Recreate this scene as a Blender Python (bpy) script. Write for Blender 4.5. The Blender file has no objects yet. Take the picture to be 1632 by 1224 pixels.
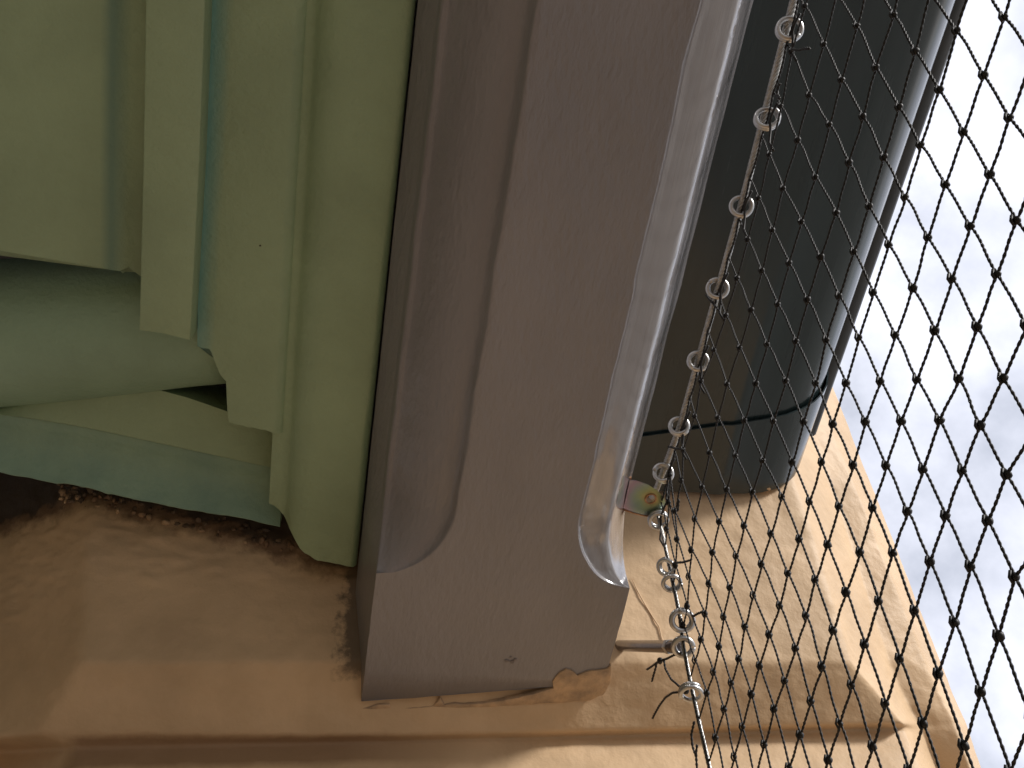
import bpy, bmesh, math, random
from mathutils import Vector, Matrix, noise

random.seed(7)
scene = bpy.context.scene
COL = scene.collection

# ---------------------------------------------------------------- camera
F, CU, CV, CAM_Z = 1367.0, 816.0, 612.0, 2.15      # focal length in pixels, picture centre, eye height
VPY, ZEN = (287, 3583), (640, -13)                 # where the eave line and the plumb line vanish
AY = Vector((VPY[0]-CU, VPY[1]-CV, F)).normalized()
AZ = Vector((ZEN[0]-CU, ZEN[1]-CV, F)); AZ = (AZ - AY*AZ.dot(AY)).normalized()
AX = AY.cross(AZ)
ROT = Matrix((AX, AY, AZ))                         # picture axes -> world axes
cam_d = bpy.data.cameras.new("camera"); cam = bpy.data.objects.new("camera", cam_d); COL.objects.link(cam)
cam_d.sensor_width = 36.0; cam_d.lens = 36.0*F/1632.0; cam_d.clip_start = 0.02; cam_d.clip_end = 500
r_, u_, b_ = ROT @ Vector((1,0,0)), ROT @ Vector((0,-1,0)), ROT @ Vector((0,0,-1))
M = Matrix((r_, u_, b_)).transposed().to_4x4(); M.translation = Vector((0,0,CAM_Z)); cam.matrix_world = M
scene.camera = cam

# ---------------------------------------------------------------- sky, sun, exposure
SUN_EL, SUN_AZ = math.radians(17), math.radians(130)   # azimuth clockwise from +Y: from the open side, a little behind
w = bpy.data.worlds.new("World"); scene.world = w; w.use_nodes = True
nt = w.node_tree; N = nt.nodes; L = nt.links; N.clear()
sky = N.new('ShaderNodeTexSky'); sky.sky_type = 'NISHITA'; sky.sun_disc = False
sky.sun_elevation = SUN_EL; sky.sun_rotation = SUN_AZ
tc = N.new('ShaderNodeTexCoord')
nz = N.new('ShaderNodeTexNoise'); nz.inputs['Scale'].default_value = 4.5; nz.inputs['Detail'].default_value = 7; nz.inputs['Roughness'].default_value = .55
cr = N.new('ShaderNodeValToRGB'); cr.color_ramp.elements[0].position = .36; cr.color_ramp.elements[0].color = (.52,.52,.52,1)
cr.color_ramp.elements[1].position = .60; cr.color_ramp.elements[1].color = (1,1,1,1)
mx = N.new('ShaderNodeMix'); mx.data_type = 'RGBA'; mx.inputs[7].default_value = (9.9,10.15,11.4,1)
bg = N.new('ShaderNodeBackground'); bg.inputs['Strength'].default_value = .10
wo = N.new('ShaderNodeOutputWorld')
L.new(tc.outputs['Generated'], nz.inputs['Vector']); L.new(nz.outputs['Fac'], cr.inputs['Fac'])
L.new(cr.outputs['Color'], mx.inputs[0]); L.new(sky.outputs['Color'], mx.inputs[6])
L.new(mx.outputs[2], bg.inputs['Color']); L.new(bg.outputs[0], wo.inputs['Surface'])
sun_d = bpy.data.lights.new("sun", 'SUN'); sun_d.energy = 3.5; sun_d.angle = math.radians(10); sun_d.color = (1,.96,.91)
sun = bpy.data.objects.new("sun", sun_d); COL.objects.link(sun)
sv = Vector((math.sin(SUN_AZ)*math.cos(SUN_EL), math.cos(SUN_AZ)*math.cos(SUN_EL), math.sin(SUN_EL)))
sun.rotation_euler = sv.to_track_quat('Z','Y').to_euler()
vs = scene.view_settings; vs.view_transform = 'Standard'; vs.look = 'None'; vs.gamma = 1; vs.exposure = 0.15; vs.use_curve_mapping = False
scene.cycles.max_bounces = 10; scene.cycles.diffuse_bounces = 6

# ---------------------------------------------------------------- helpers
def ray(u, v):
    return ROT @ Vector(((u-CU)/F, (v-CV)/F, 1))
UP = Vector((0,0,CAM_Z))
def on(u, v, pl):
    """the point of the plane a*x+b*y+c*z=d (measured from the eye) on the sight line of pixel u,v"""
    d = ray(u, v); return d*(pl[3]/(pl[0]*d.x+pl[1]*d.y+pl[2]*d.z))
def onx(u, v, x): return on(u, v, (1,0,0,x))
def ony(u, v, y): return on(u, v, (0,1,0,y))
def onz(u, v, z): return on(u, v, (0,0,1,z))
def nse(p, s=1.0): return noise.noise(Vector(p)*s)

def tag(o, label=None, cat=None, group=None, kind=None):
    if label: o['label'] = label
    if cat: o['category'] = cat
    if group: o['group'] = group
    if kind: o['kind'] = kind
    return o
def build(name, verts, faces, mat, parent=None, smooth=True, angle=None):
    me = bpy.data.meshes.new(name)
    me.from_pydata([tuple(v) for v in verts], [], faces); me.update()
    if smooth:
        me.polygons.foreach_set('use_smooth', [True]*len(me.polygons))
        if angle: me.set_sharp_from_angle(angle=math.radians(angle))
    o = bpy.data.objects.new(name, me); COL.objects.link(o)
    mats = mat if isinstance(mat, (list, tuple)) else [mat]
    for m in mats: me.materials.append(m)
    if parent: o.parent = parent
    else: o.location = UP
    return o
def empty(name, loc):
    o = bpy.data.objects.new(name, None); COL.objects.link(o); o.empty_display_size = .02; o.location = Vector(loc)+UP
    return o
def fix_normals(o):
    bm = bmesh.new(); bm.from_mesh(o.data); bmesh.ops.recalc_face_normals(bm, faces=bm.faces); bm.to_mesh(o.data); bm.free(); return o

class MB:
    def __init__(s): s.v = []; s.f = []
    def tube(s, path, r, n=8, cap=True):
        path = [Vector(p) for p in path]; base = len(s.v); up = None
        for i, p in enumerate(path):
            a = path[max(i-1,0)]; b = path[min(i+1,len(path)-1)]; t = (b-a).normalized()
            if up is None: up = t.orthogonal().normalized()
            up = (up - t*up.dot(t)).normalized(); sd = t.cross(up)
            rr = r[i] if isinstance(r, (list,tuple)) else r
            for k in range(n):
                an = 2*math.pi*k/n; s.v.append(p + (up*math.cos(an)+sd*math.sin(an))*rr)
        for i in range(len(path)-1):
            for k in range(n):
                a = base+i*n+k; b = base+i*n+(k+1)%n; s.f.append((a, b, b+n, a+n))
        if cap:
            s.f.append(tuple(base+k for k in reversed(range(n)))); e = base+(len(path)-1)*n; s.f.append(tuple(e+k for k in range(n)))
    def strands(s, path, r, R, n, pitch, sides=5, phase=0.0, step=None):
        """n strands laid round a path, like twisted cord or wire rope"""
        path = [Vector(p) for p in path]
        pts = []; ln = [0.0]
        for a, b in zip(path, path[1:]): ln.append(ln[-1]+(b-a).length)
        tot = ln[-1]; cnt = max(3, int(tot/(step or pitch/6)))
        j = 0
        for i in range(cnt+1):
            d = tot*i/cnt
            while j < len(path)-2 and ln[j+1] < d: j += 1
            f_ = (d-ln[j])/max(ln[j+1]-ln[j], 1e-9); pts.append((path[j].lerp(path[j+1], f_), (path[j+1]-path[j]).normalized(), d))
        up = pts[0][1].orthogonal().normalized()
        fr = []
        for p, t, d in pts:
            up = (up-t*up.dot(t)).normalized(); fr.append((p, up.copy(), t.cross(up), d))
        for k in range(n):
            s.tube([p+(u*math.cos(a)+v*math.sin(a))*R for p, u, v, d in fr for a in [2*math.pi*(k/n+d/pitch)+phase]], r, sides)
    def ball(s, c, r, ax=None, seed=0):
        bm = bmesh.new(); bmesh.ops.create_icosphere(bm, subdivisions=2, radius=1)
        base = len(s.v); c = Vector(c)
        for v in bm.verts:
            k = 1+.22*noise.noise(v.co*1.9+Vector((seed*3.1, seed*1.7, 0)))
            q = v.co*k; s.v.append(c+Vector((q.x*r[0], q.y*r[1], q.z*r[2])))
        for f in bm.faces: s.f.append(tuple(base+v.index for v in f.verts))
        bm.free()
    def box(s, o, ex, ey, ez):
        o, ex, ey, ez = Vector(o), Vector(ex), Vector(ey), Vector(ez); b = len(s.v)
        for i in range(8): s.v.append(o+ex*(i&1)+ey*((i>>1)&1)+ez*((i>>2)&1))
        for q in ((0,2,3,1),(4,5,7,6),(0,1,5,4),(2,6,7,3),(0,4,6,2),(1,3,7,5)): s.f.append(tuple(b+i for i in q))
    def build(s, name, mat, parent=None, smooth=True, angle=None): return build(name, s.v, s.f, mat, parent, smooth, angle)

def loft(rows, closed=False, caps=False):
    """grid of points -> verts, faces"""
    n = len(rows[0]); v = [p for r in rows for p in r]; f = []
    for i in range(len(rows)-1):
        for k in range(n if closed else n-1):
            k2 = (k+1) % n; f.append((i*n+k, i*n+k2, (i+1)*n+k2, (i+1)*n+k))
    if caps: f.append(tuple(range(n-1,-1,-1))); e = (len(rows)-1)*n; f.append(tuple(e+k for k in range(n)))
    return v, f

def densify(pts, step, jit=0.0, seed=0, cyc=True):
    out = []; n = len(pts)
    for i in range(n if cyc else n-1):
        a, b = pts[i], pts[(i+1)%n]; m = max(1, int((b-a).length/step))
        for k in range(m):
            p = a.lerp(b, k/m)
            if jit: p = p + Vector((nse(p*1.0+Vector((seed,0,0)), 160), nse(p+Vector((0,seed,9)), 160), 0))*jit
            out.append(p)
    if not cyc: out.append(pts[-1])
    return out

def slab(name, outline, up_vec, mat, parent=None, step=.006, jit=0.0, seed=0, bevel=.0015):
    """an outline traced on a real plane, thickened by up_vec, arris rounded"""
    pts = densify([Vector(p) for p in outline], step, jit, seed)
    bm = bmesh.new(); vs_ = [bm.verts.new(p) for p in pts]; f = bm.faces.new(vs_)
    ret = bmesh.ops.extrude_face_region(bm, geom=[f])
    for g in ret['geom']:
        if isinstance(g, bmesh.types.BMVert): g.co += Vector(up_vec)
    bmesh.ops.recalc_face_normals(bm, faces=bm.faces)
    if bevel:
        ed = [e for e in bm.edges if len(e.link_faces) == 2 and e.calc_face_angle() > .9 and any(len(q.verts) > 4 for q in e.link_faces)]
        bmesh.ops.bevel(bm, geom=ed, offset=bevel, segments=2, profile=.5, affect='EDGES', clamp_overlap=True)
    bmesh.ops.triangulate(bm, faces=[q for q in bm.faces if len(q.verts) > 4])
    me = bpy.data.meshes.new(name); bm.to_mesh(me); bm.free()
    me.polygons.foreach_set('use_smooth', [True]*len(me.polygons)); me.set_sharp_from_angle(angle=math.radians(35))
    o = bpy.data.objects.new(name, me); COL.objects.link(o); me.materials.append(mat)
    if parent: o.parent = parent
    else: o.location = UP
    return o

# ---------------------------------------------------------------- materials
def mat(name, col, rough=.5, spec=.5, metal=0.0, bump=0.0, bscale=200.0, var=.12, vscale=8.0, col2=None, stretch=(1,1,1), rvar=0.0, coat=0.0):
    m = bpy.data.materials.new(name); m.use_nodes = True
    nt = m.node_tree; N = nt.nodes; L = nt.links; p = N['Principled BSDF']
    p.inputs['Roughness'].default_value = rough; p.inputs['Metallic'].default_value = metal; p.inputs['Specular IOR Level'].default_value = spec
    p.inputs['Coat Weight'].default_value = coat; p.inputs['Coat IOR'].default_value = 1.5 if coat < .9 else 2.3; p.inputs['Coat Roughness'].default_value = .16
    tc = N.new('ShaderNodeTexCoord'); mp = N.new('ShaderNodeMapping'); mp.inputs['Scale'].default_value = stretch
    L.new(tc.outputs['Object'], mp.inputs['Vector'])
    n1 = N.new('ShaderNodeTexNoise'); n1.inputs['Scale'].default_value = vscale; n1.inputs['Detail'].default_value = 6; n1.inputs['Roughness'].default_value = .6
    L.new(mp.outputs[0], n1.inputs['Vector'])
    rmp = N.new('ShaderNodeValToRGB'); e = rmp.color_ramp.elements
    c2 = col2 or tuple(c*(1-var*1.6) for c in col)
    e[0].position = .32; e[0].color = (*c2, 1); e[1].position = .66; e[1].color = (*[min(c*(1+var*.6), .95) for c in col], 1)
    L.new(n1.outputs['Fac'], rmp.inputs['Fac']); L.new(rmp.outputs['Color'], p.inputs['Base Color'])
    m['nodes'] = 1
    if rvar:
        mr = N.new('ShaderNodeMapRange'); mr.inputs[1].default_value = .3; mr.inputs[2].default_value = .7
        mr.inputs[3].default_value = max(rough-rvar, .03); mr.inputs[4].default_value = rough+rvar
        L.new(n1.outputs['Fac'], mr.inputs[0]); L.new(mr.outputs[0], p.inputs['Roughness'])
    if bump:
        n2 = N.new('ShaderNodeTexNoise'); n2.inputs['Scale'].default_value = bscale; n2.inputs['Detail'].default_value = 4; n2.inputs['Roughness'].default_value = .55
        L.new(mp.outputs[0], n2.inputs['Vector'])
        b = N.new('ShaderNodeBump'); b.inputs['Strength'].default_value = bump; b.inputs['Distance'].default_value = .002
        L.new(n2.outputs['Fac'], b.inputs['Height']); L.new(b.outputs[0], p.inputs['Normal'])
    return m
def overlay(m, col, build_mask, rough=None):
    """mix another paint colour over a material where a mask says so (stains, patches, crevice shade)"""
    nt = m.node_tree; N = nt.nodes; L = nt.links; p = N['Principled BSDF']
    src = p.inputs['Base Color'].links[0].from_socket
    mx = N.new('ShaderNodeMix'); mx.data_type = 'RGBA'; mx.inputs[7].default_value = (*col, 1)
    L.new(src, mx.inputs[6]); L.new(build_mask(N, L), mx.inputs[0]); L.new(mx.outputs[2], p.inputs['Base Color'])
def linear_mask(coef, off, width, nscale, namp, stretch=(1,1,1)):
    """smooth mask of coef.position + noise > off"""
    def f(N, L):
        tc = N.new('ShaderNodeTexCoord'); d = N.new('ShaderNodeVectorMath'); d.operation = 'DOT_PRODUCT'; d.inputs[1].default_value = coef
        L.new(tc.outputs['Object'], d.inputs[0])
        mp = N.new('ShaderNodeMapping'); mp.inputs['Scale'].default_value = stretch; L.new(tc.outputs['Object'], mp.inputs[0])
        n = N.new('ShaderNodeTexNoise'); n.inputs['Scale'].default_value = nscale; n.inputs['Detail'].default_value = 10; n.inputs['Roughness'].default_value = .68; L.new(mp.outputs[0], n.inputs['Vector'])
        ma = N.new('ShaderNodeMath'); ma.operation = 'MULTIPLY_ADD'; ma.inputs[1].default_value = namp
        L.new(n.outputs['Fac'], ma.inputs[0]); L.new(d.outputs['Value'], ma.inputs[2])
        r = N.new('ShaderNodeMapRange'); r.inputs[1].default_value = off+namp*.5-width; r.inputs[2].default_value = off+namp*.5+width
        L.new(ma.outputs[0], r.inputs[0]); return r.outputs[0]
    return f
def both(f1, f2, op='MULTIPLY'):
    def f(N, L):
        a = f1(N, L); b = f2(N, L); m = N.new('ShaderNodeMath'); m.operation = op; m.use_clamp = True
        L.new(a, m.inputs[0]); L.new(b, m.inputs[1]); return m.outputs[0]
    return f

M_BEAM = mat("taupe_gloss_paint", (.248,.237,.250), .38, .5, bump=.5, bscale=260, var=.08, vscale=11, stretch=(1,.4,1), rvar=.08, coat=.15)
M_BEAM_EDGE = mat("taupe_brushed_gloss_paint", (.248,.237,.250), .16, .6, bump=.40, bscale=150, var=.06, vscale=40, stretch=(1,.03,1), rvar=.09, coat=1.0)
M_GREEN = mat("sage_green_paint", (.30,.392,.245), .5, .35, bump=.5, bscale=240, var=.09, vscale=12)
M_TEAL = mat("faded_teal_green_paint", (.27,.385,.275), .5, .35, bump=.5, bscale=200, var=.10, vscale=16, col2=(.20,.31,.24))
M_GUT = mat("dark_green_gutter_steel", (.017,.030,.033), .26, .22, bump=.05, bscale=25, var=.25, vscale=20, stretch=(1,.15,1), rvar=.05, coat=.6)
M_WALL = mat("sand_masonry_paint", (.605,.43,.262), .55, .3, bump=.55, bscale=75, var=.10, vscale=13)
M_FILL = mat("sand_filler", (.52,.36,.22), .7, .3, bump=.6, bscale=240, var=.3, vscale=60, col2=(.30,.22,.15))
M_MORTAR = mat("dark_crumbly_mortar", (.16,.115,.08), .9, .2, bump=1.0, bscale=150, var=.5, vscale=50)
M_STEEL = mat("stainless_wire", (.45,.445,.43), .42, .5, metal=1.0, var=.2, vscale=300)
M_RING = mat("galvanised_ring_steel", (.60,.60,.60), .33, .5, metal=1.0, var=.15, vscale=150)
M_BOLT = mat("polished_bolt_steel", (.22,.20,.20), .22, .5, metal=1.0, var=.1, vscale=100)
M_TWINE = mat("black_netting_twine", (.012,.011,.011), .55, .4, var=.2, vscale=900)
M_FLOOR = mat("warm_bounce_floor", (.21,.10,.033), .8, .3, bump=.3, bscale=40, var=.2, vscale=3)
M_GROUND = mat("street_ground", (.34,.315,.275), .9, .2, var=.3, vscale=.5)
M_ROOF = mat("grey_roof_steel", (.14,.13,.12), .5, .4, var=.2, vscale=10)
M_HOUSE = mat("unseen_house_paint", (.18,.15,.10), .7, .3, bump=.2, bscale=60, var=.1, vscale=6)

# ================================================================= party wall (sand painted masonry, corbelled towards the eave)
PA = (.06, 1, .45, .6505)                  # leaning raised panel
PB = (.045, .6, 1, .729)                 # soffit under the panel
PC = (.06, 1, 0, .4915)                     # pier below
def along(prev, u, v, k, lean=.45):
    """next corner on the same course: plane through prev that recedes k per unit of x"""
    return on(u, v, (-k, 1, lean, -k*prev.x+prev.y+lean*prev.z))
def course(pts, pl, ks, lean):
    """pts: pixels FL, L, AL, AM, AR, R1, R2, R3"""
    AL, AM, AR = on(*pts[2], pl), on(*pts[3], pl), on(*pts[4], pl)
    l1 = along(AL, *pts[1], -.8, lean); l0 = along(l1, *pts[0], -.5, lean)
    r1, r2, r3 = on(*pts[5], PR[0]), on(*pts[6], PR[1]), on(*pts[7], PR[2])
    bk = r3 + Vector((-.02, .5, 0)); bk2 = r3 + Vector((-.004, .06, 0))
    return [l0, l1, AL, AM, AR, r1, r2, r3, bk2, bk]
KS = (.8, .05, 1.0)
PR = []                                    # the three strips of the moulded front edge
q_ = on(1355, 1056, PA)
for (u_, v_), k_ in zip(((1417,1057),(1476,1057),(1500,1055)), KS):
    PR.append((-k_, 1, .45, -k_*q_.x+q_.y+.45*q_.z)); q_ = on(u_, v_, PR[-1])
C_T = course([(-330,700),(0,640),(168,640),(640,640),(1212,620),(1262,620),(1298,620),(1330,620)], PA, KS, .45)
C_U = course([(-330,930),(0,850),(141,803),(640,815),(1287,825),(1342,825),(1384,825),(1410,825)], PA, KS, .45)
C_A = course([(-330,1057),(0,1057),(128,1056),(640,1054),(1355,1056),(1417,1057),(1476,1057),(1500,1055)], PA, KS, .45)
C_B = course([(-330,1180),(-20,1180),(64,1168),(640,1172),(1438,1152),(1462,1154),(1523,1154),(1541,1155)], PB, KS, 1.6)
C_R = [p.copy() for p in C_B]
for p, q in zip(C_R, course([(-330,1200),(0,1196),(117,1192),(640,1181),(1440,1160),(1466,1164),(1526,1164),(1544,1165)], PC, KS, 0)): p.x, p.y, p.z = q
C_C = course([(-330,1330),(0,1330),(112,1330),(640,1330),(1512,1330),(1540,1330),(1586,1330),(1600,1330)], PC, KS, 0)
for k in range(7, 10):
    pass
top = [p + Vector((0, -.30*.3, .30)) for p in C_T]
C_F = [Vector((p.x, p.y, -CAM_Z-.02)) for p in C_C]
COURSES = [top, C_T, C_U, C_A, C_B, C_R, C_C, C_F]
def lerp_rows(courses, nu, nv):
    rows = []
    for ci in range(len(courses)-1):
        for a in range(nv[ci]):
            t = a/nv[ci]; r = []
            for k in range(len(courses[0])-1):
                for b in range(nu[k]):
                    s = b/nu[k]
                    p = (courses[ci][k].lerp(courses[ci][k+1], s)).lerp(courses[ci+1][k].lerp(courses[ci+1][k+1], s), t); r.append(p)
            r.append(courses[ci][-1].lerp(courses[ci+1][-1], t)); rows.append(r)
    rows.append([p for k in range(len(courses[0])-1) for b in range(nu[k]) for p in [courses[-1][k].lerp(courses[-1][k+1], b/nu[k])]] + [courses[-1][-1]])
    return rows
rows = lerp_rows(COURSES, [16,18,44,64,26,18,14,16,10], [14,30,56,22,6,24,30])
for it in range(2):                                      # trowelled, rounded corners
    new = [[p.copy() for p in r] for r in rows]
    for i in range(1, len(rows)-1):
        for k in range(1, len(rows[0])-1):
            new[i][k] = rows[i][k]*.5 + (rows[i-1][k]+rows[i+1][k]+rows[i][k-1]+rows[i][k+1])*.125
    rows = new
for r in rows:                                            # uneven hand plaster
    for p in r:
        s_ = .0014 if p.x > .03 else .0008
        d = s_*nse(p, 22)+.0008*nse(p+Vector((3,1,7)), 60)+.0004*nse(p+Vector((8,2,1)), 170)
        if p.x < .03 and p.z > .515: d += min(1, (p.z-.515)/.012)*(.0030*abs(nse(p+Vector((1,2,3)), 95))+.0014*nse(p+Vector((5,2,3)), 230))
        p.y -= d*.8; p.z -= d*.5
v, f = loft(rows)
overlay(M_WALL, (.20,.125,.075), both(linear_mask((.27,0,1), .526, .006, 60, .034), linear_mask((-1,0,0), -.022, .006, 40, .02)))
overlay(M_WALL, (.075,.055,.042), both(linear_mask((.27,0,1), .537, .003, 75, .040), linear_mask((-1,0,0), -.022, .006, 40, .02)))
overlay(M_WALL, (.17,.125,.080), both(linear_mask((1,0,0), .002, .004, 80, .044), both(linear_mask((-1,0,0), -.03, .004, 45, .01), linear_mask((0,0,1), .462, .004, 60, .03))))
overlay(M_WALL, (.33,.21,.12), both(linear_mask((0,0,1), .4245, .003, 30, .008), both(linear_mask((.045,1,-.9), .0865, .003, 26, .012), both(linear_mask((1,0,0), -.168, .006, 26, .012), linear_mask((-1,0,0), -.06, .05, 26, .03)))))  # crevice shade between soffit and pier painted in, along with its dirt line
overlay(M_WALL, (.30,.19,.115), both(linear_mask((-.12,0,1), .562, .012, 40, .03), both(linear_mask((1,0,0), .13, .02, 10, .02), linear_mask((-1,0,0), -.345, .03, 30, .04))))
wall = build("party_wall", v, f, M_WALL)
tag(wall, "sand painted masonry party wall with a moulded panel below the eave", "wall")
# lumps of pointing where the gutter runs into the wall
mb = MB()
for (u, v_, r, s) in ((1216,778,.0055,1),(1232,770,.004,2),(1200,783,.003,3)):
    mb.ball(on(u, v_, PA)+Vector((0,-.004,-.002)), (r*1.3, r*.9, r), seed=s)
mb.build("mortar_lump", M_WALL, wall)
mb = MB(); mbd = MB()
for i in range(170):                                     # crumbs of old bedding along the ragged top of the paint
    t = random.random(); u = 95+t*400; vv = 775+t*92+random.uniform(-10, 22); r = random.uniform(.0006, .0022)
    (mb if random.random() < .5 else mbd).ball(on(u, vv, PA)+Vector((0, random.uniform(-.001, .002), 0)), [r*random.uniform(.6, 1.7) for q in range(3)], seed=i)
tag(mb.build("mortar_crumbs", M_WALL, wall, smooth=False), kind='stuff'); tag(mbd.build("bedding_crumbs", M_MORTAR, wall, smooth=False), kind='stuff')
mb = MB(); P = [on(u, v_, PA) for u, v_ in ((1006,922),(1014,940),(1026,962),(1040,985),(1050,1000),(1054,1018),(1062,1040))]
mb.tube([p+Vector((0,-.0008,0)) for p in P], [.0002]+[.0005]*5+[.0002], 6); mb.build("paint_ridge", M_WALL, wall)

# ================================================================= timber beam with stop chamfers
BX0, BX1, BZ, BTOP = .020, .190, .45, .66
def cham(y):
    t = (y-.295)/.055
    return .045 if t <= 0 else (.045*math.sqrt(max(0, 1-t*t)) if t < 1 else 0)
def end_y(x): return .4605-.150*(x-.021)+.0016*nse((x,0,0), 90)
TRAY_L = [(.0014,.0030),(.0030,.0060),(.0050,.0075),(.0085,.0084),(.0150,.0108),(.0230,.0157),(.0300,.0222),(.0360,.0292),(.0398,.0345),(.0415,.0356),(.0432,.0354),(.0444,.0388)]
TRAY_R = [(.0006,.0036),(.0015,.0058),(.0032,.0066),(.0080,.0074),(.0150,.0086),(.0205,.0098),(.0235,.0112),(.0258,.0138),(.0285,.0178),(.0330,.0250),(.0375,.0330),(.0415,.0415)]
def beam_row(y, t_end=False):
    c = cham(y); r = min(.0028, .0009+c*.2)
    jl, jr = .0009*nse((0,y,2), 26)+.0005*nse((4,y,2), 90), .0016*nse((0,y,8), 22)+.0007*nse((0,y,4), 80)
    jo = .0009*nse((1,y,5), 24)
    k_ = c/.045; k2 = k_*k_; cl = .045*k2
    P = [(.0090, BTOP), (.0094, max(.514, BZ+cl+.016)+jl), (BX0-.0012*k2, BZ+cl+.004*k2+.0006), (BX0, BZ+cl+jl)]
    for dx, dz in reversed(TRAY_L): P.append((BX0+c-dx*k_+jl*.6, BZ+dz*k2))
    P.append((BX0+c+jl, BZ))
    for k in range(1, 14): P.append((BX0+c+(BX1-BX0-2*c)*k/14, BZ))
    P.append((BX1-c+jr*(1 if c > .002 else .2), BZ))
    for dx, dz in TRAY_R: P.append((BX1-c+dx*k_+jr*max(0, 1-dx/.02), BZ+dz*k_))
    P += [(BX1+jo, BZ+c+.002*k_), (BX1+.0005, BZ+c+.008), (BX1+.001, BZ+c+.03), (BX1, BTOP)]
    out = []; n = len(P); nl, nr = len(TRAY_L), len(TRAY_R); sharp = {3:r, 4+nl:r*.5, 18+nl:r*.35, 19+nl+nr:r}
    for i, (x, z) in enumerate(P):
        if i in sharp:
            rr = sharp[i]; p = Vector((x, z)); a = Vector(P[i-1])-p; b = Vector(P[i+1])-p
            la, lb = a.length, b.length
            a = a.normalized()*min(rr, la*.45) if la > 1e-6 else Vector((-.0002,0)); b = b.normalized()*min(rr, lb*.45) if lb > 1e-6 else Vector((.0002,0))
            out += [p+a, p+a*.35+b*.1, p+a*.1+b*.35, p+b]
        else: out.append(Vector((x, z)))
    res = []
    for q in out:
        yy = y
        p = Vector((q.x, yy, q.y))
        p.z += .0005*nse((p.x, p.y, 1), 35)+.00025*nse((p.x, p.y, 3), 110); p.x += .0003*nse((p.z, p.y, 6), 40)
        res.append(p)
    return res
ys = [-3.0, -2.0, -1.2, -.6, -.3] + [-.15+i*.0045 for i in range(98)] + [.2925+.0018*i for i in range(1, 34)] + [.356+.004*i for i in range(20)]
brows = [beam_row(y) for y in ys]
lastr = beam_row(.44)
brows.append([Vector((p.x, end_y(min(max(p.x,BX0),BX1)), p.z)) for p in lastr])
v, f = loft(brows, closed=True, caps=True)
beam = build("timber_beam", v, f, [M_BEAM, M_BEAM_EDGE]); fix_normals(beam)
for q in beam.data.polygons:                              # the outer chamfer is brushed lengthwise
    if len(q.vertices) == 4:
        m_ = q.center
        if m_.x > BX1-.042 and m_.z > BZ+.0008 and m_.z < BZ+.05 and m_.y < .352: q.material_index = 1
tag(beam, "taupe painted timber eave beam with stopped chamfers ending on the sand wall", "beam")
overlay(M_BEAM, (.215,.195,.20), linear_mask((0,0,0), .075, .06, 9, .15, (1,.5,1)))
# pale filler smeared over the end of the beam
Z3 = lambda x, y: (500+x*.38735, 750+y*.38735)
fo = [(185,990),(200,976),(250,970),(310,965),(330,982),(400,975),(490,970),(520,942),(535,965),(620,962),(680,960),(780,946),(860,932),(960,905),(990,895),(985,870),(1010,830),(1040,818),(1060,822),(1085,842),(1120,830),(1205,818),(1222,806),(1226,850),(1205,905),(1190,925),(1140,945),(800,968),(680,982),(500,986),(340,994),(250,998)]
fil = slab("filler_patch", [onz(*Z3(*q), BZ-.0012) for q in fo], (0,0,.0035), M_FILL, beam, step=.003, jit=.0012, seed=3, bevel=.0004)
fil['label'] = "crumbly sand coloured filler patch"
chip = slab("paint_chip", [on(u, v_, (1,0,1,.5148)) for u, v_ in ((629,806),(634,812),(637,826),(630,830),(626,826),(631,818))], (.0012,0,.0012), mat("pale_chip", (.62,.55,.42), .7), beam, step=.002, jit=.0004, seed=8, bevel=0)
for k_, (u0, v0, n_) in enumerate(((818,1052,9),)):   # scuffs on the paint
    mb = MB()
    for i in range(n_):
        p = onz(u0+random.uniform(-14,14), v0+random.uniform(-5,5), BZ-.0004); mb.ball(p, (random.uniform(.0006,.0018), random.uniform(.0003,.0009), .0003), seed=i)
    mb.build("paint_scuff", mat("scuff", (.235,.205,.20), .6), beam)

# ================================================================= green ceiling lining
def interp(pts, x):
    pts = sorted(pts)
    if x <= pts[0][0]: return pts[0][1]
    for (a, b), (c, d) in zip(pts, pts[1:]):
        if x <= c: return b+(d-b)*(x-a)/max(c-a, 1e-9)
    return pts[-1][1]
def board(name, prof, ends, m, parent=None, thick=.022, y0=-3.0, jit=.0012, fine=.004):
    """a moulded board along the eave: section prof (x,z) swept to a ragged end traced by ends (x,y)"""
    P = []
    for (a, b) in zip(prof, prof[1:]):
        n = max(1, int(math.hypot(b[0]-a[0], b[1]-a[1])/(fine if a[0] > -.45 else .1)))
        for k in range(n): P.append((a[0]+(b[0]-a[0])*k/n, a[1]+(b[1]-a[1])*k/n))
    P.append(prof[-1]); zt = max(z for _, z in P)+thick
    for it in range(2): P = [P[0]]+[(P[i][0], .25*P[i-1][1]+.5*P[i][1]+.25*P[i+1][1]) for i in range(1, len(P)-1)]+[P[-1]]
    sec = [(P[0][0]-.0004, zt)] + P + [(P[-1][0]+.0004, zt)]
    ts = [0, .3, .6, .8] + [.82+.0036*i for i in range(51)]
    rows = []
    for t in ts:
        r = []
        for x, z in sec:
            ye = interp(ends, x)+jit*nse((x, 0, 3), 170)
            yy = y0+(ye-y0)*t
            r.append(Vector((x, yy, z+(.0007*nse((x, yy, 2), 14)+.0003*nse((x, yy, 5), 60) if z < zt else 0))))
        rows.append(r)
    last = rows[-1]; rows.append([Vector((p.x, p.y+.0006, p.z+(.0015 if p.z < zt-.001 else 0))) for p in last])
    v, f = loft(rows, closed=True, caps=True)
    return fix_normals(build(name, v, f, m, parent, angle=40))
def ends_of(px, z): return [(p.x, p.y) for u, v_ in px for p in [onz(u, v_, z)]]
def xz(u, z, v_=200): return onz(u, v_, z).x

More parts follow.
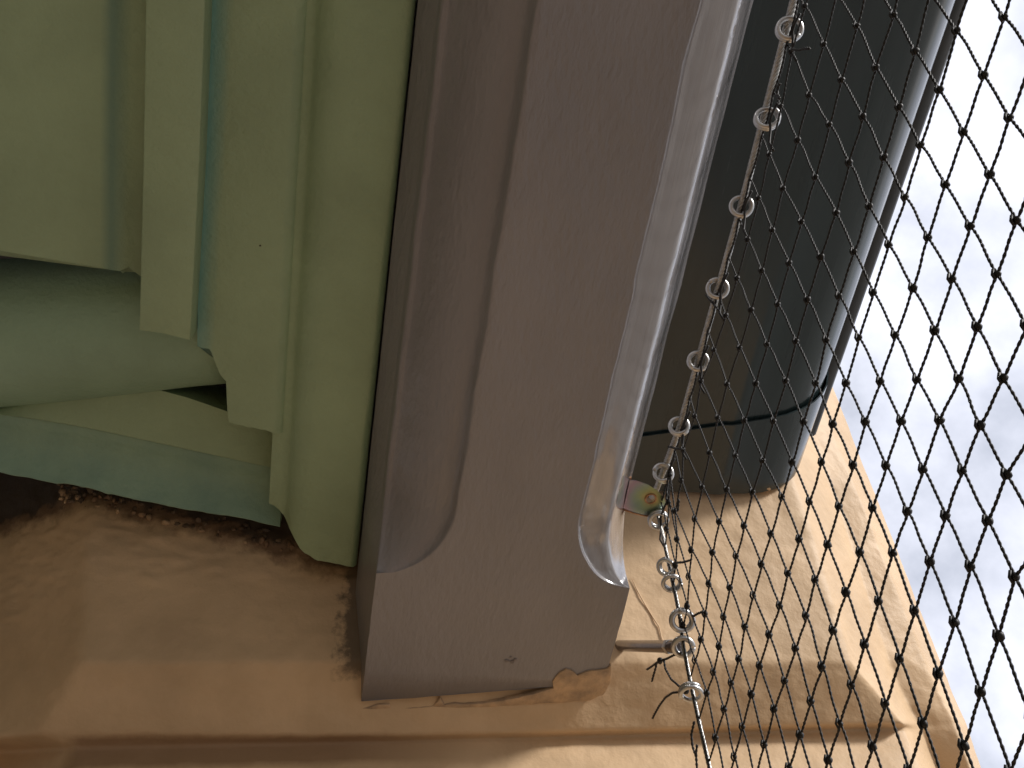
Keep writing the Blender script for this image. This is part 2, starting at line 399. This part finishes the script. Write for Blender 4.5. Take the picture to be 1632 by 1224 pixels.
zc = .530
x1, x2, x3 = xz(182, zc), xz(196, zc), xz(206, zc)
ceil_b = board("ceiling_board", [(-1.62,zc),(x1,zc),(x2,zc+.005),(x3,zc+.0055),(xz(262,zc),zc+.005)],
      ends_of([(-700,290),(-200,372),(0,391),(45,397),(95,409),(150,424),(185,434),(203,429),(214,440),(224,448)], zc), M_GREEN)
M_G2 = M_GREEN.copy(); M_G2.name = "sage_green_paint_streaked"
overlay(M_G2, (.15,.31,.275), both(linear_mask((1,.037,0), xz(312,.525), .003, 30, .004, (1,.15,1)), linear_mask((-1,-.037,0), -xz(356,.525), .006, 50, .014, (1,.12,1))))
M_G1 = M_GREEN.copy(); M_G1.name = "sage_green_paint_stained_joint"
overlay(M_G1, (.17,.27,.20), both(linear_mask((1,.037,0), x1-.001, .003, 30, .004, (1,.15,1)), linear_mask((-1,-.037,0), -x3+.001, .004, 40, .006, (1,.15,1))))
ceil_b.data.materials[0] = M_G1
tag(ceil_b, "wide sage green ceiling board with a ragged end above the round moulding", "board")

zb = .506
bat = slab("cover_batten", [onz(232,0,zb)+Vector((0,-3,0)), onz(232,0,zb), onz(228,250,zb), onz(222,527,zb), onz(262,533,zb), onz(303,543,zb), onz(318,250,zb), onz(327,0,zb), onz(327,0,zb)+Vector((0,-3,0))], (0,0,.024), M_GREEN, None, .05, .0002, 4, .0012)
tag(bat, "narrow flat sage green batten lapping over the round moulding", "batten")

zf = .525
flat = board("lining_board", [(xz(318,zf),zf),(xz(440,zf),zf),(xz(462,zf),zf+.0006),(xz(474,zf),zf+.003),(xz(482,zf),zf+.008)],
      ends_of([(318,552),(335,556),(344,580),(352,597),(361,608),(362,640),(361,660),(363,673),(395,680),(425,687),(446,694),(500,706)], zf), M_G2, fine=.0012)
tag(flat, "sage green lining board with a teal streak beside the flat batten", "board")
zr = .515
M_G3 = M_GREEN.copy(); M_G3.name = "sage_green_paint_flaked_edge"
overlay(M_G3, (.19,.28,.17), linear_mask((1,.006,0), .0062, .0012, 60, .006, (1,.2,1)))
roll = board("eave_moulding", [(xz(455,zr),zf+.0040),(xz(474,zr),zf+.0055),(xz(486,zr),zf+.0050),(xz(500,zr),zr+.0080),(xz(516,zr),zr+.0030),(xz(535,zr),zr+.0006),(xz(556,zr),zr),(.0058,zr),(.0078,zr+.002),(.0082,zr+.006)],
      ends_of([(400,812),(430,822),(445,836),(462,856),(480,880),(505,893),(530,897),(562,905)], zr), M_G3, thick=.03, fine=.0025)
tag(roll, "sage green rolled eave moulding tight against the taupe beam", "moulding")

M_CRACK = mat("dark_crack", (.05,.05,.035), .9)
for ln_ in (((322,505),(328,520),(331,538),(334,552)), ((334,452),(333,470),(337,492))):
    mb = MB(); P = [onz(u, v_, zf+.0002) for u, v_ in ln_]; mb.tube(P, [.0003]+[.0006]*(len(P)-2)+[.0003], 5); mb.build("paint_crack", M_CRACK, flat)
for u, v_, r in ((330,374,.0008),(415,391,.0011)):
    mb = MB(); mb.ball(onz(u, v_, zf+.0002), (r, r, .0004), seed=u); mb.build("nail_hole", M_CRACK, flat)

# round moulding lying along the wall
def pole_center(u, v_, zc_, r):
    d = ray(u, v_); th = math.atan2(d.y, d.z); y = zc_*math.tan(th-.1)
    for i in range(20): y = zc_*math.tan(th-math.asin(r/math.hypot(y, zc_)))
    x = d.x/d.z*(zc_-r*.7); return Vector((x, y, zc_))
pa, pb = pole_center(0, 650, .592, .053), pole_center(352, 611, .585, .049)
dr = (pb-pa)
mbp = []
for i in range(60):
    t = -4.2+5.25*i/59; t = t if t > 0 else t; c = pa+dr*t; r = .053-.004*max(0, min(1, t))
    mbp.append([c+Vector((0, math.cos(a), math.sin(a)))*(r+.0008*nse((t*3, math.cos(a)*2, math.sin(a)*2))) for a in [2*math.pi*k/48 for k in range(48)]])
v, f = loft(mbp, closed=True, caps=True)
M_POLE = mat("bluish_sage_green_paint", (.28,.40,.28), .5, .35, bump=.5, bscale=240, var=.09, vscale=12)
pole = fix_normals(build("round_moulding", v, f, M_POLE))
tag(pole, "thick round green moulding running along the wall under the board ends", "moulding")
mb = MB(); mb.tube([on(u, v_, (0,1,0,pa.y-.02)) for u, v_ in ()] or [pb+Vector((-.062,-.036,-.036)), pb+Vector((-.052,-.043,-.025)), pb+Vector((-.040,-.046,-.018))], .0012, 6)
mb.build("paint_run", M_POLE, pole)

# cornice strip between round moulding and masonry
US = [-420,-80,0,60,120,180,240,300,360,405,446]
e0 = {-420:690,-80:652,0:650,60:640,120:630,180:622,240:618,300:634,360:655,405:676,446:692}
e1 = {-420:640,-80:648,0:660,60:668,120:678,180:690,240:703,300:716,360:729,405:739,446:747}
e2 = {-420:690,-80:736,0:752,60:764,120:774,180:787,240:800,300:812,360:822,405:830,446:838}
top_rows, bot_rows = [], []
def st(u):
    f_ = lambda e: interp(list(e.items()), u)
    a = onz(u, f_(e0), .562); b = onz(u, max(f_(e1), f_(e0)+3), .555); c = onz(u, f_(e2)+2.2*nse((u*.03,1,0))+3.2*nse((u*.012,4,0))+5*max(0, nse((u*.05,7,0))-.25), .539)
    return a, b, c
uu = [-420+i*(446+420)/170 for i in range(171)]
for u in uu:
    a, b, c = st(u)
    top_rows.append([a+Vector((0,.010,.05)), a+Vector((0,.0006,.003)), a, a.lerp(b,.33), a.lerp(b,.66), b, b+Vector((0,.003,.004)), b+Vector((0,.003,.06))])
    cv = [b+Vector((0,-.0005,.0035))]
    for k in range(1, 8):
        t = k/8; cv.append(b.lerp(c, t)+Vector((0, .002, .011))*math.sin(math.pi*t))
    bot_rows.append(cv+[c, c+Vector((0,.0015,.0015)), c+Vector((0,.002,.022)), b+Vector((0,.006,.05))])
v, f = loft(bot_rows, closed=True, caps=True); corn = fix_normals(build("wall_cornice", v, f, M_TEAL, angle=50))
tag(corn, "faded teal cornice strip with a jagged lower edge over the dark gap", "moulding")
v, f = loft(top_rows, closed=True, caps=True); cf = fix_normals(build("upper_fillet", v, f, M_GREEN, corn, angle=50)); cf['label'] = "sage green upper fillet"

# ================================================================= gutter
GZ = .60
gprof = [(.197,.72),(.197,GZ+.006),(.199,GZ+.001),(.204,GZ),(.295,GZ),(.301,GZ-.0014),(.308,GZ-.0014),(.314,GZ),(.330,GZ+.0005),(.346,GZ+.002),(.360,GZ+.006),(.371,GZ+.0115),(.3795,GZ+.0185),(.3860,GZ+.027),(.3905,GZ+.037),(.3935,GZ+.048),(.395,GZ+.060),(.395,GZ+.10)]
def sweep(name, prof, ylist, thick, m, parent=None, off=0.0):
    n = len(prof); P = [Vector(p) for p in prof]; nor = []
    for i in range(n):
        t = (P[min(i+1,n-1)]-P[max(i-1,0)]).normalized(); nor.append(Vector((t.y, -t.x)))
    outp = [P[i]+nor[i]*off for i in range(n)]; inn = [P[i]+nor[i]*(off-thick) for i in range(n)]
    ring = outp+inn[::-1]; rows = []
    for yf in ylist:
        rows.append([Vector((q.x, yf(q.x, q.y) if callable(yf) else yf, q.y+.0006*nse((q.x, (yf if not callable(yf) else .3), 2), 7))) for q in ring])
    v, f = loft(rows, closed=True, caps=True)
    return fix_normals(build(name, v, f, m, parent, angle=50))
yl = [-3.0+.1*i for i in range(33)]
gend = lambda x, z: .362-.05*(x-.2)-.42*(z-GZ)
gj = lambda x, z: .309-.26*(x-.23)-.30*(z-GZ)
gut = sweep("eave_gutter", gprof, yl+[gend], .0015, M_GUT)
tag(gut, "dark green steel eave gutter behind the bird net, ending on the wall", "gutter")
sweep("end_sleeve", gprof, [gj]+[(lambda t: (lambda x, z: gj(x,z)+(gend(x,z)-gj(x,z))*t))(t) for t in (.25,.5,.75,1.0)], .0012, M_GUT, gut, .0038)
M_LIP = mat("brown_green_gutter_edge", (.022,.021,.018), .5, .3, var=.3, vscale=30)
lipp = [(.394,.672),(.396,.669),(.404,.668),(.412,.669),(.4225,.672),(.4265,.676),(.4275,.682),(.424,.687)]
lend = lambda x, z: .333
sweep("rolled_lip", lipp, yl+[lend], .003, M_LIP, gut)

# ================================================================= wire rope, bracket, eyebolt, rings
WX, WZ = .2125, .4905
hole = onz(1037, 795, .4888)
wl = MB(); path = [Vector((WX,-3,WZ)), Vector((WX,-.3,WZ)), onx(1265,0,WX), onx(1181,330,WX), onx(1083,682,WX), onx(1049,772,WX), onx(1040,792,WX), onx(1041,797,WX)+Vector((0,0,.006)), onx(1046,800,WX)+Vector((0,0,.009))]
wl.strands(path[1:], .00090, .00150, 6, .015, 6, step=.0022); wl.tube(path[:2], .0021, 8); wl.tube(path[1:], .0009, 6)
wire = wl.build("wire_rope", M_STEEL); tag(wire, "stainless wire rope running beside the beam down to the bracket", "wire")
side_px = [(1047,815),(1056,850),(1063,885),(1069,915),(1077,950),(1084,985),(1089,1030),(1096,1065),(1102,1095),(1115,1155),(1131,1224),(1165,1350)]
side = [onx(u, v_, WX) for u, v_ in side_px]
side_low = [side[-1]+(side[-1]-side[-2])*k for k in (1,2,4,8)]
wl = MB(); wl.strands(side+side_low[:2], .00058, .0009, 6, .014, 5, step=.003); wl.tube(side+side_low, .0006, 6)
w2 = wl.build("wire_rope", M_STEEL); tag(w2, "thin wire cord dropping from the bracket down the wall edge of the net", "wire")

mz = bpy.data.materials.new("zinc_yellow_passivate"); mz.use_nodes = True
nt = mz.node_tree; N = nt.nodes; L = nt.links; p = N['Principled BSDF']; p.inputs['Metallic'].default_value = .85; p.inputs['Roughness'].default_value = .34
tc = N.new('ShaderNodeTexCoord'); dd = N.new('ShaderNodeVectorMath'); dd.operation = 'DISTANCE'; dd.inputs[1].default_value = hole
nn = N.new('ShaderNodeTexNoise'); nn.inputs['Scale'].default_value = 130; ma = N.new('ShaderNodeMath'); ma.operation = 'MULTIPLY_ADD'; ma.inputs[1].default_value = .006
L.new(tc.outputs['Object'], dd.inputs[0]); L.new(tc.outputs['Object'], nn.inputs['Vector']); L.new(nn.outputs['Fac'], ma.inputs[0]); L.new(dd.outputs['Value'], ma.inputs[2])
mr = N.new('ShaderNodeMapRange'); mr.inputs[1].default_value = .005; mr.inputs[2].default_value = .025; rp = N.new('ShaderNodeValToRGB'); e = rp.color_ramp.elements
e[0].position = 0; e[0].color = (.50,.32,.15,1); e[1].position = 1; e[1].color = (.40,.36,.42,1)
for q, c in ((.12,(.42,.36,.17,1)),(.28,(.30,.36,.20,1)),(.45,(.26,.34,.27,1)),(.62,(.27,.31,.35,1)),(.82,(.36,.27,.37,1))):
    k = rp.color_ramp.elements.new(q); k.color = c
L.new(ma.outputs[0], mr.inputs[0]); L.new(mr.outputs[0], rp.inputs[0]); L.new(rp.outputs[0], p.inputs['Base Color'])
M_ZINC = mz
M_COPPER = mat("orange_zinc_edge", (.50,.26,.13), .4, .5, metal=.7, var=.3, vscale=200)

brk = empty("eye_bracket", hole)
def tongue():
    zt = .4888
    out = [onz(u, v_, zt) for u, v_ in ((1004,764),(1018,767),(1034,773),(1048,782),(1058,793),(1062,804),(1059,815),(1051,821),(1040,823),(1026,822),(1010,818),(993,812))]
    ctr = hole; rh = .0036; n = 40; th = Vector((-.0001,.0007,.0020))
    rim = []
    for k in range(n):
        a = 2*math.pi*k/n; d = Vector((math.cos(a), math.sin(a), 0)); best = None
        for i in range(len(out)):
            p0, p1 = out[i]-ctr, out[(i+1)%len(out)]-ctr; ex = p1-p0
            den = d.x*ex.y-d.y*ex.x
            if abs(den) < 1e-12: continue
            t = (p0.x*ex.y-p0.y*ex.x)/den; s = (p0.x*d.y-p0.y*d.x)/den
            if t > 0 and -.001 <= s <= 1.001 and (best is None or t > best): best = t
        rim.append(ctr+d*best)
    inn = [ctr+Vector((math.cos(2*math.pi*k/n), math.sin(2*math.pi*k/n), 0))*rh for k in range(n)]
    inn2 = [ctr+(p-ctr)*1.22 for p in inn]
    rows = [inn, inn2, rim]
    L0 = [[p.copy() for p in r] for r in rows]; L0[0] = [p+Vector((0,0,.0005)) for p in L0[0]]
    ring = [L0[0], L0[1], L0[2], [p+th for p in L0[2]], [p+th for p in L0[0]]]
    v, f = loft([list(x) for x in zip(*ring)]+[[r[0] for r in ring]], closed=True)
    return v, f
inv = Vector(hole)
v, f = tongue(); o = build("tongue", [p-inv for p in v], f, M_ZINC, brk, angle=35); fix_normals(o)
# material coordinates are the part's own: centre the rings of colour on the hole
dd.inputs[1].default_value = (0,0,0)
fa, fb = onz(1004,764,.4888), onz(993,812,.4888)
tip = onz(981,831,.4780)
mb = MB(); mb.box(fa-inv+Vector((0,0,.0021)), fb-fa, Vector((.0017,.0002,0)), Vector((.003,.002,.014)))
mb.box(fb-inv+Vector((0,-.0004,.0001)), tip-fb, Vector((.0017,0,0)), Vector((0,.002,.010)))
mb.build("flange", M_COPPER, brk, smooth=False)
mb = MB(); mb.tube([onz(u, v_, .4886)-inv for u, v_ in ((993,812),(1010,818),(1026,822),(1040,823),(1051,821),(1059,815),(1062,804))], .00055, 6); mb.build("plate_edge", M_COPPER, brk)
mb = MB(); cpt = [Vector((math.cos(a)*.0037, math.sin(a)*.0037, 0)) for a in [2*math.pi*k/32 for k in range(33)]]
mb.tube(cpt, .0006, 6, False); mb.build("hole_rim", M_COPPER, brk)
tag(brk, "small zinc angle bracket with a round hole screwed to the beam edge", "bracket")

def ring_coil(mb, c, nrm, R, r, turns, pitch, ph=0.0, sq=1.0, sides=8):
    nrm = Vector(nrm).normalized(); a = nrm.cross(Vector((.02,1,.1))).normalized(); b = nrm.cross(a)
    n = int(26*turns); mb.tube([c+(a*math.cos(t)+b*math.sin(t)*sq)*R+nrm*pitch*(t/(2*math.pi)-turns/2) for t in [2*math.pi*turns*k/n+ph for k in range(n+1)]], r, sides)
def view(p): return (-Vector(p)).normalized()
RINGS = [
 (1258,47,.55,.1,.0064,"steel net ring topmost on the wire, beside the upper end of the gutter"),
 (1222,190,.75,-.1,.0062,"steel net ring second from the top, tilted to show two turns"),
 (1181,330,.35,.0,.0060,"steel net ring third from the top, opening flat towards the viewer"),
 (1143,461,.30,.05,.0060,"steel net ring fourth from the top on the wire, with a cord across it"),
 (1112,577,.30,.05,.0060,"steel net ring fifth from the top, third above the bracket"),
 (1083,682,.70,-.55,.0060,"tilted steel net ring on the wire, second above the zinc bracket"),
 (1058,757,.75,-.6,.0061,"tilted steel net ring touching the wire right above the zinc bracket"),
 (1048,822,.95,.25,.0062,"steel net ring half hidden under the zinc bracket tongue"),
 (1067,900,.45,-.9,.0052,"small steel ring at the top of the pair under the bracket"),
 (1069,921,.75,.2,.0056,"open steel ring at the bottom of the pair under the bracket"),
 (1083,985,.25,.4,.0066,"thick steel ring on the side cord just above the eyebolt"),
 (1100,1090,1.1,.1,.0062,"steel ring on the side cord just below the eyebolt, seen edge on"),
]
for i, (u, v_, tilt, yaw, R, lab) in enumerate(RINGS):
    c = onx(u, v_, WX); n_ = view(c)+Vector((yaw*.6, -tilt*.9, -tilt*.15)) if i < 7 else view(c)+Vector((yaw*.6, tilt*.6, -tilt*.6))
    mb = MB(); R *= 1.0
    ring_coil(mb, Vector((0,0,0)), n_, R, .0015 if i != 10 else .0019, 1.75 if i in (1,5,6,0,7) else 1.45, .0024, ph=1.1+i*1.7, sq=.95)
    o = mb.build("net_ring", M_RING, None); o.location = c+UP
    tag(o, lab, "ring", "steel rings joining the net to the wire")

eye = onx(1089, 1031, WX); base = on(988, 1029, PA); ax = (base-eye).normalized()
eb = empty("eye_bolt", eye); mb = MB()
ring_coil(mb, Vector((0,0,0)), view(eye)*.9+Vector((0,.3,-.4)), .0058, .0019, 1.0, 0, ph=.3, sides=10); mb.build("eye", M_RING, eb)
mb = MB(); Ln = (base-eye).length
mb.tube([ax*.0065, ax*.0075, ax*(Ln*.20), ax*(Ln*.205), ax*(Ln+.012)], [.0038,.0041,.0041,.0040,.0040], 20); mb.build("shank", M_BOLT, eb, angle=40)
mb = MB(); mb.tube([ax*(Ln*.17), ax*(Ln*.172), ax*(Ln*.205), ax*(Ln*.207)], [.0036,.0050,.0050,.0036], 6); mb.build("nut", M_RING, eb, angle=30)
tag(eb, "steel eyebolt standing out of the wall beside the beam end", "eyebolt")

# ================================================================= bird net
KNOTS = {(0,0):(1600,27),(1,0):(1568,120),(2,0):(1536,210),(3,0):(1507,294),(4,0):(1479,378),(5,0):(1455,459),(7,0):(1406,608),(8,0):(1382,672),(9,0):(1362,741),(10,0):(1339,807),(11,0):(1320,868),(12,0):(1300,924),(13,0):(1285,981),(14,0):(1268,1033),(15,0):(1251,1085),(16,0):(1234,1130),(8,-1):(1351,611),(9,-1):(1329,676),(10,-1):(1311,737),(11,-1):(1291,799),(12,-1):(1274,859),(13,-1):(1256,913),(14,-1):(1243,965),(15,-1):(1226,1011),(16,-1):(1211,1061),(17,-1):(1198,1106),(1,-1):(1525,49),(2,-1):(1498,143),(3,-1):(1468,231),(4,-1):(1443,314),(5,-1):(1417,390),(6,-1):(1393,466),(1,1):(1610,188),(2,1):(1578,278),(3,1):(1546,360),(4,1):(1517,444),(6,1):(1464,605),(7,1):(1439,671),(8,1):(1415,742),(9,1):(1393,809),(10,1):(1372,880),(2,2):(1619,351),(3,2):(1589,437),(5,2):(1530,604),(6,2):(1500,670),(7,2):(1474,748),(8,2):(1448,815),(9,2):(1424,881),(4,3):(1600,603),(5,3):(1564,678),(6,3):(1537,750),(7,3):(1509,822),(8,3):(1483,895),(5,4):(1605,756),(6,4):(1575,830),(7,4):(1547,902),(6,5):(1616,919),(13,-2):(1230,850),(14,-3):(1189,838),(15,-4):(1148,831),(16,-5):(1108,827),(17,-6):(1076,814),(12,-2):(1247,791),(13,-3):(1202,784),(14,-4):(1160,780),(15,-5):(1119,776),(11,-2):(1263,736),(12,-3):(1218,734),(13,-4):(1175,726),(14,-5):(1131,721),(15,-6):(1089,716),(9,-2):(1302,610),(10,-3):(1254,607),(11,-4):(1206,611),(12,-5):(1159,612),(13,-6):(1117,607),(14,-2):(1215,899),(15,-2):(1202,949),(16,-2):(1188,998),(17,-2):(1178,1050),(18,-2):(1166,1088),(19,-2):(1155,1130),(15,-3):(1176,886),(16,-3):(1165,936),(17,-3):(1154,983),(18,-3):(1146,1030),(19,-3):(1137,1071),(20,-3):(1127,1104),(16,-4):(1137,880),(17,-4):(1131,930),(18,-4):(1124,978),(19,-4):(1117,1019),(20,-4):(1107,1052),(17,-5):(1103,877),(18,-5):(1099,919),(19,-5):(1096,966),(18,-6):(1080,859),(2,-2):(1461,82),(3,-2):(1435,171),(4,-2):(1410,251),(5,-2):(1386,329),(2,-3):(1427,24),(3,-3):(1398,108),(4,-3):(1376,186),(5,-3):(1353,259),(6,-3):(1333,339),(3,-4):(1367,41),(4,-4):(1341,127),(5,-4):(1321,198),(6,-4):(1299,282),(7,-4):(1278,353),(4,-5):(1312,70),(5,-5):(1288,151),(6,-5):(1270,223),(7,-5):(1248,300),(4,-6):(1282,9),(5,-6):(1261,82)}
pts = {}
for (i, j), (u, v_) in KNOTS.items(): p = onx(u, v_, WX); pts[(i, j)] = Vector((p.y, p.z))
GA, GB = Vector((.0207, -.0013)), Vector((.0112, -.0250))
IR, JR = (-12, 30), (-12, 18)
fixed = set(pts)
for it in range(60):
    add = {}
    for i in range(IR[0], IR[1]+1):
        for j in range(JR[0], JR[1]+1):
            if (i, j) in pts: continue
            est = []
            for di, dj, g in ((1,0,-GA),(-1,0,GA),(0,1,-GB),(0,-1,GB)):
                q = (i+di, j+dj)
                if q in pts:
                    q2 = (i+2*di, j+2*dj); s = (pts[q]-pts[q2])*.65+g*.35 if q2 in pts else g
                    est.append(pts[q]+s)
            if len(est) >= 1: add[(i, j)] = sum(est, Vector((0,0)))/len(est)
    if not add: break
    pts.update(add)
for it in range(25):                                     # relax the unmeasured knots
    for k in list(pts):
        if k in fixed: continue
        nb = [pts[q] for q in ((k[0]+1,k[1]),(k[0]-1,k[1]),(k[0],k[1]+1),(k[0],k[1]-1)) if q in pts]
        if len(nb) == 4: pts[k] = pts[k]*.4+(nb[0]+nb[1]+nb[2]+nb[3])*.15
def yside(z):
    q = [(p.z, p.y) for p in side]+[(side_low[-1].z, side_low[-1].y)]
    return interp(q, z) if z < side[0].z else side[0].y
def inside(p): return p.y <= WZ-.0012 and p.x <= yside(p.y)-.0012
def to3(p): return Vector((WX+.0012*nse((p.x, p.y, 0), 12), p.x, p.y))
def clip(a, b):
    """part of strand a-b inside the net's two edges"""
    ia, ib = inside(a), inside(b)
    if ia and ib: return a, b, False
    if not ia and not ib: return None
    lo, hi = (a, b) if ia else (b, a)
    for k in range(24):
        m = (lo+hi)/2
        if inside(m): lo = m
        else: hi = m
        if (hi-lo).length < 1e-6: break
    return ((a, lo, True) if ia else (lo, b, True))
net = MB(); edge_top, edge_side = [], []
def strand(a, b, seed, bend):
    A, B = to3(a), to3(b); ln = (B-A).length
    if ln < .002: return
    d = (B-A).normalized(); nrm = Vector((0, -d.z, d.y)); P = []
    for k in range(7):
        t = k/6; P.append(A.lerp(B, t)+nrm*bend*math.sin(2*math.pi*t)*ln*.009+nrm*bend*math.sin(math.pi*t)*ln*.008+Vector((.0006*nse((seed, t*2, 1)),0,0)))
    near = abs(a.x-.15) < .3 and a.y > .1
    if near: net.strands(P, .00038, .00028, 2, .0050, 6, phase=seed*1.3, step=.0011)
    else: net.tube(P[::3], .0008, 5)
for (i, j), p in pts.items():
    for di, dj, bend in ((1,0,.25),(0,1,-1.0)):
        q = pts.get((i+di, j+dj))
        if q is None or max(abs(p.x), abs(q.x)) > 1.2: continue
        c = clip(p, q)
        if c is None: continue
        strand(c[0], c[1], i*7.1+j*3.3, bend)
        if c[2]:
            e_ = c[0] if not inside(p) else c[1]
            (edge_top if e_.y > WZ-.003 else edge_side).append(e_)
kn = 0
for (i, j), p in pts.items():
    if inside(p) and -.6 < p.x < 1 and p.y > -.2:
        P = to3(p); s = random.uniform(.76, 1.0)
        near = abs(p.x-.15) < .3 and p.y > .1
        if near:
            net.ball(P, (.0015*s, .0018*s*random.uniform(.85,1.15), .0020*s*random.uniform(.85,1.15)), seed=i*31+j)
            d = Vector((0, .5, -.86)); net.tube([P+Vector((-.0012,-.0012,.0016)), P+Vector((-.0019,.0004,0)), P+Vector((-.0010,.0016,-.0014))], .00055, 5)
        else: net.ball(P, (.0016,.0019,.0021), seed=1)
edge_top.sort(key=lambda q: q.x); edge_side.sort(key=lambda q: -q.y)
def cord(pts_, r=.00075, amp=.0012, name=None):
    P = []
    for a, b in zip(pts_, pts_[1:]):
        if (b-a).length < .0015: continue
        for k in range(5):
            t = k/5; q = a.lerp(b, t); P.append(Vector((WX-.0006, q.x, q.y))+Vector((.0006*nse((q.x,q.y,1),40), .0006*nse((q.x,q.y,4),60), -amp*math.sin(math.pi*t))))
    return P
P = cord(edge_top, amp=.0022)
if len(P) > 3: net.strands(P, .00046, .00040, 2, .0052, 5, step=.0013)
P = cord(edge_side, amp=.0006)
if len(P) > 3: net.strands(P, .00050, .00044, 2, .0052, 5, step=.0013)
P2 = [p+Vector((-.0005, -.0010+.0012*nse(p, 70), 0)) for p in P]
if len(P) > 3: net.strands(P2, .00050, .00044, 2, .0052, 5, step=.0013)
for (u, v_, tilt, yaw, R, lab) in RINGS[:8]:             # loops of mesh caught in the rings
    a = onx(u+5, v_+3, WX); net.tube([onx(u+17, v_-26, WX), onx(u+9, v_-10, WX-.0006), a, onx(u+6, v_+14, WX), onx(u+4, v_+38, WX+.0004), onx(u+11, v_+50, WX)], .00075, 6)
bn = net.build("bird_net", M_TWINE)
tag(bn, "black knotted twine bird net stretched across the open side", "net")
TAILS = [
 [(1085,1040),(1074,1044),(1063,1050),(1052,1053),(1041,1060),(1031,1067)],
 [(1047,1055),(1043,1070),(1039,1086)],
 [(1058,1052),(1061,1067),(1070,1083),(1082,1093),(1093,1100)],
 [(1093,1101),(1072,1104),(1060,1112),(1050,1126),(1040,1145)],
 [(1106,1150),(1102,1170),(1104,1190),(1110,1206),(1112,1240)],
 [(1110,1208),(1110,1196),(1111,1187)],
 [(1076,897),(1088,896),(1102,892)],
 [(1105,982),(1111,978),(1119,975)],
 [(1065,712),(1075,714),(1088,716)],
 [(1262,78),(1272,80),(1282,77),(1290,77)],
 [(1243,158),(1238,148),(1240,138),(1243,133)],
 [(1080,815),(1081,806),(1082,796)],
 [(1125,470),(1135,482),(1146,495)],
]
for k, t in enumerate(TAILS):
    mb = MB(); P = [onx(u, v_, WX-.002) for u, v_ in t]
    Q = []
    for a, b in zip(P, P[1:]): Q += [a.lerp(b, s/4)+Vector((.0004*nse(a.lerp(b, s/4), 90),0,.0003*nse(a, 50))) for s in range(4)]
    Q.append(P[-1]); mb.strands(Q, .00050, .00042, 2, .0052, 5, step=.0012)
    if k in (0, 3, 2): mb.ball(P[3] if k == 0 else (P[0] if k == 3 else P[-1]), (.002,.0024,.0022), seed=k)
    mb.build("loose_end", M_TWINE, bn)

# ================================================================= unseen surroundings of the balcony, added to shape the light
def block(name, a, b, m): 
    mb = MB(); a, b = Vector(a), Vector(b); d = b-a; mb.box(a, (d.x,0,0), (0,d.y,0), (0,0,d.z)); return mb.build(name, m, None, smooth=False)
fl = block("unseen_balcony_floor", (-1.62,-3.2,-CAM_Z-.15), (.26,1.2,-CAM_Z), M_FLOOR); tag(fl, kind='structure')  # out of view, added for warm bounce light from below
gr = block("unseen_ground", (-150,-150,-6.2), (150,150,-6.0), M_GROUND); tag(gr, kind='structure')  # unseen sheet outdoors, added to bounce light up under the eave
hw = block("unseen_house_wall", (-1.84,-3.2,-CAM_Z), (-1.62,1.2,.9), M_HOUSE); tag(hw, "unseen house wall, added to darken the left side", "wall", kind='structure')  # out of view, added to keep the left side dark
mb = MB(); mb.box((-1.9,-3.2,.98), (2.30,0,-.24), (0,4.4,0), (0,0,.02)); rf = mb.build("roof", M_ROOF, None, smooth=False); tag(rf, "unseen roof sheet above the gutter, added to block sky light", "roof", kind='structure')  # out of view, added to stop light leaking in from above
